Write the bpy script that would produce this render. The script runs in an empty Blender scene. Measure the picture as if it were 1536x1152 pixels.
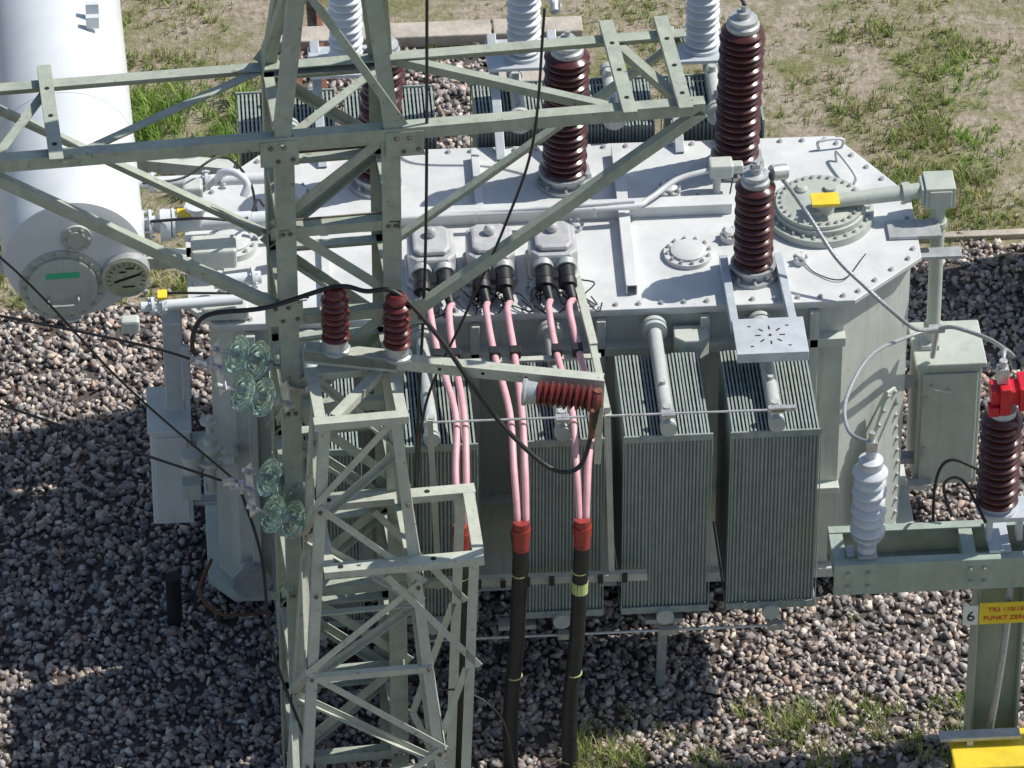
import bpy, bmesh, math, random
import numpy as np
from mathutils import Vector, Matrix, noise
random.seed(7); rng=np.random.default_rng(7)
S=bpy.context.scene
# ---------------------------------------------------------------- camera
yaw=math.radians(4);pt=math.radians(38)
fwd=Vector((math.sin(yaw)*math.cos(pt),math.cos(yaw)*math.cos(pt),-math.sin(pt)))
cd=bpy.data.cameras.new('camera');cam=bpy.data.objects.new('camera',cd);S.collection.objects.link(cam)
cam.location=Vector((0,0,2.155))-fwd*45
cam.rotation_euler=fwd.to_track_quat('-Z','Y').to_euler()
cd.sensor_width=36;cd.lens=36*9000/1536;cd.clip_end=2000;cd.clip_start=1
S.camera=cam
# ---------------------------------------------------------------- light
SD=Vector((0.80,0.20,1.0)).normalized()
el=math.asin(SD.z);az=math.atan2(SD.x,SD.y)
w=bpy.data.worlds.new('World');S.world=w;w.use_nodes=True
nt=w.node_tree;bg=nt.nodes['Background'];sky=nt.nodes.new('ShaderNodeTexSky');sky.sky_type='NISHITA'
sky.sun_disc=False;sky.sun_elevation=el;sky.sun_rotation=az
nt.links.new(sky.outputs[0],bg.inputs[0]);bg.inputs[1].default_value=0.12
sl=bpy.data.lights.new('sun','SUN');sl.energy=5.0;sl.angle=math.radians(0.5);sl.color=(1,0.96,0.88)
so=bpy.data.objects.new('sun',sl);S.collection.objects.link(so);so.rotation_euler=SD.to_track_quat('Z','Y').to_euler();so.location=(20,10,30)
S.view_settings.view_transform='Standard';S.view_settings.look='None';S.view_settings.exposure=0
# ---------------------------------------------------------------- materials
def mat(name,col,col2=None,scale=6,rough=0.5,metal=0,bump=0.0,bscale=40,rust=0.0,rcol=(0.16,0.075,0.04),rscale=5,spec=0.5,trans=0,dirt=0.0,streak=0.0,ramt=.9):
    m=bpy.data.materials.new(name);m.use_nodes=True;n=m.node_tree;L=n.links;b=n.nodes['Principled BSDF']
    b.inputs['Roughness'].default_value=rough;b.inputs['Metallic'].default_value=metal
    b.inputs['Specular IOR Level'].default_value=spec
    if trans: b.inputs['Transmission Weight'].default_value=trans
    tc=n.nodes.new('ShaderNodeTexCoord')
    no=n.nodes.new('ShaderNodeTexNoise');no.inputs['Scale'].default_value=scale;no.inputs['Detail'].default_value=4;no.inputs['Roughness'].default_value=0.65
    L.new(tc.outputs['Object'],no.inputs['Vector'])
    cr=n.nodes.new('ShaderNodeValToRGB');c2=col2 or tuple(c*0.8 for c in col)
    cr.color_ramp.elements[0].position=0.35;cr.color_ramp.elements[1].position=0.65
    cr.color_ramp.elements[0].color=(*c2,1);cr.color_ramp.elements[1].color=(*col,1)
    L.new(no.outputs['Fac'],cr.inputs[0]);out=cr.outputs[0]
    def over(o,thr,wd,sc,c,seed,amt=1.0,stretch=None):
        mp=n.nodes.new('ShaderNodeMapping');mp.inputs['Location'].default_value=(seed,seed*2,seed)
        if stretch: mp.inputs['Scale'].default_value=stretch
        L.new(tc.outputs['Object'],mp.inputs[0])
        q=n.nodes.new('ShaderNodeTexNoise');q.inputs['Scale'].default_value=sc;q.inputs['Detail'].default_value=6;q.inputs['Roughness'].default_value=0.72
        L.new(mp.outputs[0],q.inputs['Vector'])
        r=n.nodes.new('ShaderNodeMapRange');r.inputs[1].default_value=thr;r.inputs[2].default_value=thr+wd;r.inputs[4].default_value=amt
        L.new(q.outputs['Fac'],r.inputs[0])
        mx=n.nodes.new('ShaderNodeMix');mx.data_type='RGBA';L.new(r.outputs[0],mx.inputs[0]);L.new(o,mx.inputs[6]);mx.inputs[7].default_value=(*c,1)
        return mx.outputs[2]
    if dirt: out=over(out,0.46,0.3,3.0,tuple(c*0.45 for c in col),9.1,dirt,(1,1,0.35))
    if streak: out=over(out,0.52,0.18,16,(col[0]*.42,col[1]*.38,col[2]*.33),4.7,streak,(1,1,0.08))
    if rust: out=over(out,0.72-rust*0.22,0.06,rscale,rcol,3.3,ramt)
    L.new(out,b.inputs['Base Color'])
    if bump:
        q=n.nodes.new('ShaderNodeTexNoise');q.inputs['Scale'].default_value=bscale;q.inputs['Detail'].default_value=3;L.new(tc.outputs['Object'],q.inputs['Vector'])
        bp=n.nodes.new('ShaderNodeBump');bp.inputs['Strength'].default_value=bump;bp.inputs['Distance'].default_value=0.01
        L.new(q.outputs['Fac'],bp.inputs['Height']);L.new(bp.outputs[0],b.inputs['Normal'])
    return m
M={}
M['tank']=mat('tank_paint',(0.56,0.59,0.54),(0.49,0.52,0.475),2.5,0.42,bump=0.1,bscale=25,dirt=0.35,streak=.35)
M['top']=mat('cover_paint',(0.63,0.645,0.64),(0.55,0.565,0.56),3,0.42,bump=0.1,bscale=18,dirt=0.35,rust=.12,rcol=(.36,.32,.27),rscale=14)
M['rad']=mat('radiator_paint',(0.32,0.375,0.35),(0.25,0.30,0.28),14,0.5,bump=0.2,bscale=60,dirt=0.4,streak=.4)
M['radb']=mat('radiator_pipe_paint',(0.49,0.52,0.50),(0.40,0.43,0.41),6,0.45,dirt=0.4)
M['cons']=mat('conservator_paint',(0.65,0.68,0.69),(0.60,0.63,0.64),2,0.35,dirt=0.2)
M['lvb']=mat('grey_housing_paint',(0.50,0.50,0.50),(0.38,0.38,0.385),9,0.4,dirt=0.6)
M['light']=mat('light_cabinet_paint',(0.66,0.69,0.70),(0.60,0.63,0.64),5,0.4,dirt=0.2,streak=.15)
M['box']=mat('control_cabinet_paint',(0.45,0.485,0.43),(0.39,0.43,0.375),5,0.45,dirt=0.3,streak=.3)
M['porc']=mat('brown_porcelain',(0.085,0.022,0.020),(0.055,0.016,0.015),5,0.2,spec=0.6,dirt=.3)
M['porcl']=mat('red_porcelain',(0.14,0.022,0.018),(0.09,0.017,0.015),8,0.25,spec=0.6,dirt=.3)
M['wporc']=mat('grey_porcelain',(0.60,0.63,0.66),(0.52,0.55,0.58),8,0.3,dirt=.2)
M['galv']=mat('galvanised_steel',(0.48,0.50,0.50),(0.35,0.37,0.375),12,0.45,metal=0.3,bump=0.1,dirt=0.4)
M['galvb']=mat('galvanised_plate',(0.54,0.58,0.61),(0.45,0.49,0.52),8,0.4,metal=0.15,dirt=.25)
M['alu']=mat('aluminium_fitting',(0.62,0.62,0.61),(0.42,0.42,0.42),20,0.35,metal=0.5,dirt=.4)
M['tower']=mat('weathered_green_paint',(0.38,0.42,0.345),(0.30,0.335,0.275),9,0.62,rust=0.48,rcol=(0.19,0.13,0.09),bump=0.3,bscale=70,rscale=13,dirt=0.45,streak=.15,ramt=.85)
M['towerl']=mat('pale_green_paint',(0.50,0.52,0.44),(0.42,0.445,0.375),9,0.62,rust=0.52,rcol=(0.27,0.18,0.13),bump=0.3,bscale=70,rscale=16,dirt=0.4,ramt=.85)
M['sup']=mat('support_green_paint',(0.36,0.42,0.36),(0.29,0.345,0.295),5,0.5,rust=0.3,rcol=(.22,.17,.12),dirt=0.4,streak=.25)
M['pink']=mat('pink_cable_sheath',(0.74,0.41,0.44),(0.64,0.34,0.37),10,0.45,dirt=0.35)
M['red']=mat('red_heatshrink',(0.36,0.05,0.035),(0.26,0.035,0.03),10,0.4,dirt=.4)
M['redm']=mat('red_clamp_paint',(0.62,0.015,0.03),(0.45,0.01,0.02),10,0.4,dirt=.2)
M['blk']=mat('black_rubber',(0.022,0.022,0.024),(0.012,0.012,0.014),10,0.5)
M['wire']=mat('black_conductor',(0.022,0.022,0.024),(0.012,0.012,0.013),30,0.5)
M['rope']=mat('aluminium_conductor',(0.44,0.46,0.48),(0.26,0.28,0.30),60,0.45,metal=0.3,bump=.5,bscale=90)
M['yel']=mat('yellow_label',(0.80,0.60,0.04),(0.68,0.5,0.03),10,0.5,dirt=.3)
M['grn']=mat('green_label',(0.05,0.50,0.24),None,10,0.4)
M['wht']=mat('white_label',(0.75,0.75,0.72),None,10,0.5)
M['gauge']=mat('gauge_face',(0.36,0.37,0.24),(0.28,0.29,0.19),10,0.25)
M['glass']=mat('green_glass',(0.80,0.99,0.88),(0.76,0.97,0.84),8,0.03,spec=1.0,trans=0.86)
M['rustm']=mat('rusty_steel',(0.20,0.085,0.05),(0.12,0.05,0.03),9,0.8,bump=0.4)
M['conc']=mat('weathered_concrete',(0.50,0.45,0.385),(0.36,0.32,0.27),6,0.9,bump=0.6,bscale=30,dirt=0.4)
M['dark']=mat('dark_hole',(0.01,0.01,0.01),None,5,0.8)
# ---------------------------------------------------------------- mesh helpers
def perp(d):
    a=Vector((0,0,1)) if abs(d.z)<0.9 else Vector((1,0,0))
    x=d.cross(a).normalized();return x,x.cross(d).normalized()
class P:
    def __init__(s): s.v=[];s.f=[]
    def add(s,vs,fs):
        o=len(s.v);s.v+= [tuple(x) for x in vs];s.f+=[tuple(i+o for i in q) for q in fs];return s
    def box(s,x0,x1,y0,y1,z0,z1):
        return s.add([(x0,y0,z0),(x1,y0,z0),(x1,y1,z0),(x0,y1,z0),(x0,y0,z1),(x1,y0,z1),(x1,y1,z1),(x0,y1,z1)],
          [(3,2,1,0),(4,5,6,7),(0,1,5,4),(1,2,6,5),(2,3,7,6),(3,0,4,7)])
    def prism(s,poly,z0,z1):
        n=len(poly)
        return s.add([(x,y,z0) for x,y in poly]+[(x,y,z1) for x,y in poly],
          [tuple(range(n-1,-1,-1)),tuple(range(n,2*n))]+[(i,(i+1)%n,n+(i+1)%n,n+i) for i in range(n)])
    def ext(s,p,q,sec,a,b):
        p=Vector(p);q=Vector(q);n=len(sec)
        return s.add([p+a*x+b*y for x,y in sec]+[q+a*x+b*y for x,y in sec],
          [tuple(range(n-1,-1,-1)),tuple(range(n,2*n))]+[(i,(i+1)%n,n+(i+1)%n,n+i) for i in range(n)])
    def frame(s,p,q,hint):
        d=(Vector(q)-Vector(p)).normalized();h=Vector(hint);a=(h-d*h.dot(d)).normalized();return a,d.cross(a)
    def beam(s,p,q,wa,wb,hint=(0,0,1)):
        a,b=s.frame(p,q,hint);return s.ext(p,q,[(-wa/2,-wb/2),(wa/2,-wb/2),(wa/2,wb/2),(-wa/2,wb/2)],a,b)
    def ang(s,p,q,w,h1,h2,t=0.011):
        d=(Vector(q)-Vector(p)).normalized();h1=Vector(h1);h2=Vector(h2)
        a=(h1-d*h1.dot(d)).normalized();b=h2-d*h2.dot(d);b=(b-a*b.dot(a)).normalized()
        sec=[(0,0),(w,0),(w,t),(t,t),(t,w),(0,w)]
        if a.cross(b).dot(d)<0: sec=sec[::-1]
        return s.ext(p,q,sec,a,b)
    def chan(s,p,q,w,h,up,t=0.01):
        d=(Vector(q)-Vector(p)).normalized();u=Vector(up);a=(u-d*u.dot(d)).normalized();b=d.cross(a)
        W=w/2
        return s.ext(p,q,[(0,-W),(0,W),(-h,W),(-h,W-t),(-t,W-t),(-t,-W+t),(-h,-W+t),(-h,-W)][::-1],a,b)
    def cyl(s,p,q,r,r2=None,n=20):
        r2=r if r2 is None else r2;p=Vector(p);q=Vector(q);d=(q-p).normalized();x,y=perp(d)
        c=[(math.cos(2*math.pi*i/n),math.sin(2*math.pi*i/n)) for i in range(n)]
        vs=[p+(x*a+y*b)*r for a,b in c]+[q+(x*a+y*b)*r2 for a,b in c]
        return s.add(vs,[tuple(range(n)),tuple(range(2*n-1,n-1,-1))]+[(i,n+i,n+(i+1)%n,(i+1)%n) for i in range(n)])
    def lathe(s,prof,o,axis=(0,0,1),n=32):
        o=Vector(o);d=Vector(axis).normalized();x,y=perp(d);vs=[];fs=[]
        for r,z in prof:
            for i in range(n):
                t=2*math.pi*i/n;vs.append(o+d*z+(x*math.cos(t)+y*math.sin(t))*r)
        m=len(prof)
        for j in range(m-1):
            for i in range(n):
                k=(i+1)%n;fs.append((j*n+i,(j+1)*n+i,(j+1)*n+k,j*n+k))
        fs.append(tuple(range(n)));fs.append(tuple(range(m*n-1,(m-1)*n-1,-1)))
        return s.add(vs,fs)
    def tube(s,pts,r,n=10,sub=8):
        P_=[Vector(p) for p in pts];c=[]
        if len(P_)>2:
            E=[P_[0]*2-P_[1]]+P_+[P_[-1]*2-P_[-2]]
            for i in range(1,len(E)-2):
                a,b,cc,dd=E[i-1],E[i],E[i+1],E[i+2]
                for k in range(sub):
                    t=k/sub;c.append(0.5*((2*b)+(cc-a)*t+(2*a-5*b+4*cc-dd)*t*t+(3*b-a-3*cc+dd)*t**3))
            c.append(P_[-1])
        else:c=P_
        vs=[];x=None
        for i,p in enumerate(c):
            d=(c[min(i+1,len(c)-1)]-c[max(i-1,0)]).normalized()
            if x is None: x,_=perp(d)
            x=(x-d*x.dot(d)).normalized();y=d.cross(x)
            for k in range(n):
                t=2*math.pi*k/n;vs.append(p+(x*math.cos(t)+y*math.sin(t))*r)
        fs=[(j*n+i,j*n+(i+1)%n,(j+1)*n+(i+1)%n,(j+1)*n+i) for j in range(len(c)-1) for i in range(n)]
        fs.append(tuple(range(n-1,-1,-1)));fs.append(tuple(range((len(c)-1)*n,len(c)*n)))
        return s.add(vs,fs)
    def bolts(s,pts,r=0.017,h=0.022,ax=(0,0,1)):
        ax=Vector(ax)
        for p in pts:
            p=Vector(p);s.cyl(p,p+ax*h*0.35,r*1.35,n=8);s.cyl(p+ax*h*0.3,p+ax*h,r*0.85,n=6)
        return s
    def make(s,name,parent,m,bevel=0,smooth=False):
        me=bpy.data.meshes.new(name);me.from_pydata(s.v,[],s.f);me.update()
        bm=bmesh.new();bm.from_mesh(me);bmesh.ops.recalc_face_normals(bm,faces=bm.faces);bm.to_mesh(me);bm.free()
        if smooth:
            me.polygons.foreach_set('use_smooth',[True]*len(me.polygons))
            try: me.set_sharp_from_angle(angle=math.radians(38))
            except Exception: pass
        me.materials.append(M[m]);o=bpy.data.objects.new(name,me);S.collection.objects.link(o);o.parent=parent
        if bevel:
            b=o.modifiers.new('bevel','BEVEL');b.width=bevel;b.segments=2;b.limit_method='ANGLE';b.angle_limit=math.radians(50)
        return o
def E(name):
    o=bpy.data.objects.new(name,None);S.collection.objects.link(o);o.empty_display_size=0.2;return o
def sheds(r,rc,z0,z1,n,alt=0.95):
    pr=[(rc,z0)];dz=(z1-z0)/n
    for i in range(n):
        R=r if i%2==0 else r*alt;z=z0+i*dz
        pr+=[(rc,z+dz*.10),(R*.90,z+dz*.14),(R,z+dz*.26),(R*.99,z+dz*.42),(rc+(R-rc)*.45,z+dz*.70),(rc,z+dz*.88)]
    pr.append((rc,z1));return pr
def TL(u,v,w):
    c=math.cos(math.radians(4));s_=math.sin(math.radians(4));return Vector((-1.78+u*c-v*s_,-2.6+u*s_+v*c,w))
TU=Vector((math.cos(math.radians(4)),math.sin(math.radians(4)),0));TV=Vector((-TU.y,TU.x,0));UP=Vector((0,0,1))
# ================================================================ GROUND
def gmat():
    m=bpy.data.materials.new('soil_and_turf');m.use_nodes=True;n=m.node_tree;L=n.links;b=n.nodes['Principled BSDF'];b.inputs['Roughness'].default_value=0.95;b.inputs['Specular IOR Level'].default_value=0.1
    tc=n.nodes.new('ShaderNodeTexCoord')
    def N(sc,det=8,ro=.6,loc=0):
        mp=n.nodes.new('ShaderNodeMapping');mp.inputs['Location'].default_value=(loc,loc,0);L.new(tc.outputs['Object'],mp.inputs[0])
        q=n.nodes.new('ShaderNodeTexNoise');q.inputs['Scale'].default_value=sc;q.inputs['Detail'].default_value=det;q.inputs['Roughness'].default_value=ro;L.new(mp.outputs[0],q.inputs['Vector']);return q.outputs['Fac']
    def R(src,*st):
        c=n.nodes.new('ShaderNodeValToRGB');e=c.color_ramp.elements
        while len(e)<len(st): e.new(0.5)
        for i,(p_,col) in enumerate(st): e[i].position=p_;e[i].color=(*col,1)
        L.new(src,c.inputs[0]);return c.outputs[0]
    soil=R(N(14,8,.72),(0.3,(0.22,0.175,0.125)),(0.45,(0.40,0.335,0.26)),(0.6,(0.53,0.455,0.37)),(0.75,(0.60,0.53,0.44)))
    turf=R(N(26,8,.75),(0.32,(0.08,0.10,0.03)),(0.5,(0.19,0.215,0.07)),(0.65,(0.32,0.31,0.14)),(0.8,(0.42,0.36,0.23)))
    k=n.nodes.new('ShaderNodeMapRange');k.inputs[1].default_value=.45;k.inputs[2].default_value=.58;k.inputs[4].default_value=0.8;L.new(N(1.6,9,.78,5),k.inputs[0])
    mx=n.nodes.new('ShaderNodeMix');mx.data_type='RGBA';L.new(k.outputs[0],mx.inputs[0]);L.new(soil,mx.inputs[6]);L.new(turf,mx.inputs[7])
    L.new(mx.outputs[2],b.inputs['Base Color'])
    bp=n.nodes.new('ShaderNodeBump');bp.inputs['Strength'].default_value=1;bp.inputs['Distance'].default_value=0.05;L.new(N(16,10,.75,2),bp.inputs['Height']);L.new(bp.outputs[0],b.inputs['Normal'])
    return m
M['ground']=gmat()
P().add([(-400,-400,0),(400,-400,0),(400,600,0),(-400,600,0)],[(0,1,2,3)]).make('ground',None,'ground')
pit=[(-9,-6),(-0.4,-6),(0.2,-2.6),(1.2,-2.1),(8,-2.2),(8,4.3),(2.6,4.3),(2.6,5.4),(0.95,5.6),(0.95,7.45),(-1.5,7.5),(-1.5,4.0),(-9,4.0)]
def inpit(x,y):
    c=False;n=len(pit);j=n-1
    for i in range(n):
        xi,yi=pit[i];xj,yj=pit[j]
        if (yi>y)!=(yj>y) and x<(xj-xi)*(y-yi)/(yj-yi)+xi:c=not c
        j=i
    return c
M['gbase']=mat('gravel_bed',(0.12,0.10,0.09),(0.05,0.042,0.038),28,0.95,bump=1.0,bscale=40)
P().prism(pit,0.001,0.006).make('gravel_bed',None,'gbase')
cub=np.array([(x,y,z) for z in(-1,1) for y in(-1,1) for x in(-1,1)],float)*.62
cuf=np.array([(0,2,1),(1,2,3),(4,5,6),(5,7,6),(0,1,4),(1,5,4),(2,6,3),(3,6,7),(0,4,2),(2,4,6),(1,3,5),(3,7,5)])
def pts_in(n,x0,x1,y0,y1,test):
    a=rng.uniform((x0,y0),(x1,y1),(n,2));return np.array([p for p in a if test(p[0],p[1])])
def edge(x,y):
    q=0.16*noise.noise(Vector((x*1.7,y*1.7,3)));return inpit(x+q,y+q*1.4)
def tst(x,y):
    if -2.0<x<2.4 and 0.5<y<1.9: return False
    return edge(x,y)
pts=np.vstack([pts_in(66000,-6.0,6.0,-3.2,7.6,tst),pts_in(1500,-6,6,-3,8,lambda x,y:not inpit(x,y) and (inpit(x,y-.45) or inpit(x,y+.5)) )])
n=len(pts)
sz=rng.uniform(0.019,0.040,n)*np.where(rng.random(n)<.12,1.45,1)
V=cub[None]*rng.uniform(0.5,1.4,(n,8,3))
V*=np.stack([rng.uniform(.9,1.6,n),rng.uniform(.65,1.1,n),rng.uniform(.45,.85,n)],1)[:,None,:]
q=rng.normal(size=(n,4));q/=np.linalg.norm(q,axis=1)[:,None];a,b,c,d=q.T
Rm=np.stack([1-2*(c*c+d*d),2*(b*c-a*d),2*(b*d+a*c),2*(b*c+a*d),1-2*(b*b+d*d),2*(c*d-a*b),2*(b*d-a*c),2*(c*d+a*b),1-2*(b*b+c*c)],1).reshape(n,3,3)
V=np.einsum('nij,nkj->nki',Rm,V)*sz[:,None,None]
V[:,:,0]+=pts[:,0:1];V[:,:,1]+=pts[:,1:2];V[:,:,2]+=(rng.uniform(0.006,0.045,n))[:,None]
F=(cuf[None]+(np.arange(n)*8)[:,None,None]).reshape(-1,3)
me=bpy.data.meshes.new('gravel_stones');me.vertices.add(n*8);me.vertices.foreach_set('co',V.reshape(-1))
me.loops.add(len(F)*3);me.loops.foreach_set('vertex_index',F.reshape(-1).astype(np.int32));me.polygons.add(len(F));me.polygons.foreach_set('loop_start',np.arange(0,len(F)*3,3,dtype=np.int32))
me.update(calc_edges=True)
pal=np.array([(0.40,0.335,0.30),(0.27,0.24,0.235),(0.54,0.45,0.38),(0.64,0.58,0.51),(0.17,0.16,0.16),(0.44,0.41,0.39),(0.46,0.33,0.27),(0.32,0.305,0.30)])
ci=pal[rng.choice(8,n,p=[.22,.16,.14,.10,.11,.14,.05,.08])]*rng.uniform(.7,1.2,(n,1))
at=me.attributes.new('stone_col','FLOAT_COLOR','POINT');cc=np.ones((n,8,4));cc[:,:,:3]=ci[:,None,:];at.data.foreach_set('color',cc.reshape(-1))
def attrmat(name,attr,rough,bump,sc=60,transl=0):
    m=bpy.data.materials.new(name);m.use_nodes=True;nn=m.node_tree;L=nn.links;b=nn.nodes['Principled BSDF'];b.inputs['Roughness'].default_value=rough;b.inputs['Specular IOR Level'].default_value=0.3
    a_=nn.nodes.new('ShaderNodeAttribute');a_.attribute_name=attr
    tc=nn.nodes.new('ShaderNodeTexCoord');q=nn.nodes.new('ShaderNodeTexNoise');q.inputs['Scale'].default_value=sc;q.inputs['Detail'].default_value=3;L.new(tc.outputs['Object'],q.inputs['Vector'])
    mr=nn.nodes.new('ShaderNodeMapRange');mr.inputs[1].default_value=.3;mr.inputs[2].default_value=.7;mr.inputs[3].default_value=.7;mr.inputs[4].default_value=1.25;L.new(q.outputs['Fac'],mr.inputs[0])
    vm=nn.nodes.new('ShaderNodeVectorMath');vm.operation='SCALE';L.new(a_.outputs['Color'],vm.inputs[0]);L.new(mr.outputs[0],vm.inputs['Scale']);L.new(vm.outputs[0],b.inputs['Base Color'])
    if bump:
        bp=nn.nodes.new('ShaderNodeBump');bp.inputs['Strength'].default_value=bump;bp.inputs['Distance'].default_value=0.01;L.new(q.outputs['Fac'],bp.inputs['Height']);L.new(bp.outputs[0],b.inputs['Normal'])
    if transl:
        t=nn.nodes.new('ShaderNodeBsdfTranslucent');L.new(vm.outputs[0],t.inputs[0]);mx=nn.nodes.new('ShaderNodeMixShader');mx.inputs[0].default_value=transl
        L.new(b.outputs[0],mx.inputs[1]);L.new(t.outputs[0],mx.inputs[2]);L.new(mx.outputs[0],nn.nodes['Material Output'].inputs[0])
    return m
me.materials.append(attrmat('crushed_stone','stone_col',0.85,0.5));o=bpy.data.objects.new('gravel',me);S.collection.objects.link(o)
def dens(x,y):
    nz=noise.noise(Vector((x*.9,y*.9,7)))+.6*noise.noise(Vector((x*2.6,y*2.6,1)))+.5*noise.noise(Vector((x*7,y*7,4)))
    if inpit(x,y):
        if y<-1.25 and x>0.3: return max(0,.45+nz*1.4)*min(1,(-1.25-y)/.25)
        if x<-2.2 and y<1.2: return max(0,(nz-.42)*1.1)
        return 0.0 if nz<.62 else .06
    base=.35
    if x>3.2 and 4.4<y<7.7: base=.75
    if x<-1.6 and 4.0<y<7.6: base=.9
    if y<-1.5: base=.9
    if y>7.6: base=.25
    return max(0.0,base*.55+nz*.9*(.35+base))
gp=[];tries=rng.uniform((-5.2,-3.2),(6.4,9.6),(150000,2))
for x,y in tries:
    if 4>y>-1.0: 
        if rng.random()>.35: continue
    dd=dens(x,y)
    if rng.random()<dd*.55: gp.append((x,y,min(dd,1.2)))
gp=np.array(gp)
k=5;bn=len(gp)*k;base=np.repeat(gp[:,:2],k,0)+rng.normal(0,.016,(bn,2));dd=np.repeat(gp[:,2],k)
inb=(base[:,0]<-1.75)&(base[:,1]>5.0)&(base[:,1]<6.9)&(base[:,0]>-3.0)
inr=(base[:,0]>4.2)&(base[:,1]>5.4)&(base[:,1]<7.0)
inpt=(base[:,1]<0)&(base[:,1]>-2.2)
tall=np.where(inb,3.2,np.where(inr,1.3,np.where(inpt,1.7,1.0)))
h=rng.uniform(.02,.07,bn)*(0.6+dd)*tall;an=rng.uniform(0,2*np.pi,bn);lean=rng.uniform(.25,1.0,bn)*h;wd=rng.uniform(.003,.006,bn)*np.where(inb,1.3,1)
dirx=np.cos(an);diry=np.sin(an);px=-diry;py=dirx
B=np.zeros((bn,5,3))
B[:,0,0]=base[:,0]-px*wd;B[:,0,1]=base[:,1]-py*wd
B[:,1,0]=base[:,0]+px*wd;B[:,1,1]=base[:,1]+py*wd
B[:,2,0]=base[:,0]+px*wd*.8+dirx*lean*.35;B[:,2,1]=base[:,1]+py*wd*.8+diry*lean*.35;B[:,2,2]=h*.6
B[:,3,0]=base[:,0]-px*wd*.8+dirx*lean*.35;B[:,3,1]=base[:,1]-py*wd*.8+diry*lean*.35;B[:,3,2]=h*.6
B[:,4,0]=base[:,0]+dirx*lean;B[:,4,1]=base[:,1]+diry*lean;B[:,4,2]=h
B[:,:,2]+=np.where(inpt,.02,0)[:,None]
me=bpy.data.meshes.new('grass');idx=np.arange(bn)[:,None]*5
fa=np.concatenate([idx+np.array([[0,1,2]]),idx+np.array([[0,2,3]]),idx+np.array([[3,2,4]])],1).reshape(-1,3)
me.vertices.add(bn*5);me.vertices.foreach_set('co',B.reshape(-1));me.loops.add(len(fa)*3);me.loops.foreach_set('vertex_index',fa.reshape(-1).astype(np.int32));me.polygons.add(len(fa));me.polygons.foreach_set('loop_start',np.arange(0,len(fa)*3,3,dtype=np.int32));me.update(calc_edges=True)
g1=np.array([(0.21,0.30,0.07),(0.28,0.35,0.10),(0.40,0.40,0.17),(0.52,0.45,0.27),(0.16,0.23,0.06)])
gi=np.repeat(rng.choice(5,len(gp),p=[.24,.26,.24,.16,.10]),k)
gc=g1[gi]*rng.uniform(.8,1.25,(bn,1));gc=np.where((inb|inr)[:,None],gc*np.array([.85,1.10,.7]),gc)
at=me.attributes.new('grass_col','FLOAT_COLOR','POINT');cc=np.ones((bn,5,4));cc[:,:,:3]=gc[:,None,:];at.data.foreach_set('color',cc.reshape(-1))
me.materials.append(attrmat('grass_blades','grass_col',0.6,0,10,.35));o=bpy.data.objects.new('grass',me);S.collection.objects.link(o)
# kerbs
P().box(2.7,9,4.42,4.50,-.05,.05).make('kerb',None,'conc',.008)
kb=P()
for x0,x1 in((-1.55,-.55),(-.53,.35),(.37,1.15)): kb.box(x0,x1,7.55,7.78,0,.12)
kb.box(.35,.98,6.6,7.5,0,.09)
kb.make('kerb',None,'conc',.012)
rl=P();rl.chan((-1.38,4.5,.12),(-1.34,8.6,.12),.07,.1,(0,0,1));rl.chan((-1.15,4.5,.1),(-1.13,8.6,.1),.05,.08,(0,0,1));rl.make('steel_rail',None,'rustm')
# ================================================================ TRANSFORMER
T=E('power_transformer')
top=[(-2.2,-0.02),(2.56,-0.04),(3.12,.46),(3.13,1.25),(2.64,2.06),(-1.8,2.12),(-2.4,1.5),(-2.4,.22)]
cx,cy=.35,1.03
def inset(poly,d):
    return [(x-math.copysign(d,x-cx),y-math.copysign(d,y-cy)) for x,y in poly]
wp=inset(top,.07);wp=[(max(x,-2.24),y) for x,y in wp];wp[0]=(-2.08,wp[0][1])
P().prism(wp,.25,2.76).make('tank_wall',T,'tank',.01)
P().prism(inset(top,.02),2.762,2.797).prism(top,2.80,2.84).make('cover_plate',T,'top',.006)
P().prism([(x+.07 if x<-1 else x+.05,y) for x,y in inset(top,.0)],.16,.25).make('base_plate',T,'tank',.006)
P().box(-2.0,2.6,.25,.45,.02,.155).box(-2.0,2.6,1.6,1.8,.02,.155).make('skids',T,'dark')
bp=[]
n_=len(top)
for i in range(n_):
    a=Vector((*top[i],2.84));b=Vector((*top[(i+1)%n_],2.84));L_=(b-a).length;m_=max(2,int(L_/.17));nrm=Vector((-(b-a).y,(b-a).x,0)).normalized()*.055
    for j in range(m_): bp.append(a+(b-a)*((j+.5)/m_)+nrm)
P().bolts(bp).make('perimeter_bolts',T,'alu')
st=P()
for x in (-1.95,-1.1,-.28,.66,1.44,2.26): st.box(x-.035,x+.035,-.06,.05,.26,2.75)
for x in (-1.2,0,1.2,2.2): st.box(x-.03,x+.03,2.04,2.12,.26,2.75)
st.make('wall_stiffeners',T,'tank',.006)
P().box(-2.05,2.5,-.055,.05,1.0,1.06).box(-2.05,2.5,-.06,.05,2.42,2.50).make('wall_flanges',T,'tank',.005)
fp=P();A=Vector((2.60,.03,0));Bv=Vector((3.02,.41,0));dv=(Bv-A).normalized();nr=Vector((dv.y,-dv.x,0))
def chp(s,z,o=.0):return A+dv*s+nr*o+UP*z
poly=[(0.08,.35),(.5,.35),(.5,1.0),(.42,1.75),(.33,1.75),(.08,1.15)]
vs=[chp(s,z,.03) for s,z in poly]+[chp(s,z,.055) for s,z in poly];m6=len(poly)
fp.add(vs,[tuple(range(m6-1,-1,-1)),tuple(range(m6,2*m6))]+[(i,(i+1)%m6,m6+(i+1)%m6,m6+i) for i in range(m6)])
fp.make('access_panel',T,'tank',.004)
bb=[]
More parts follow.
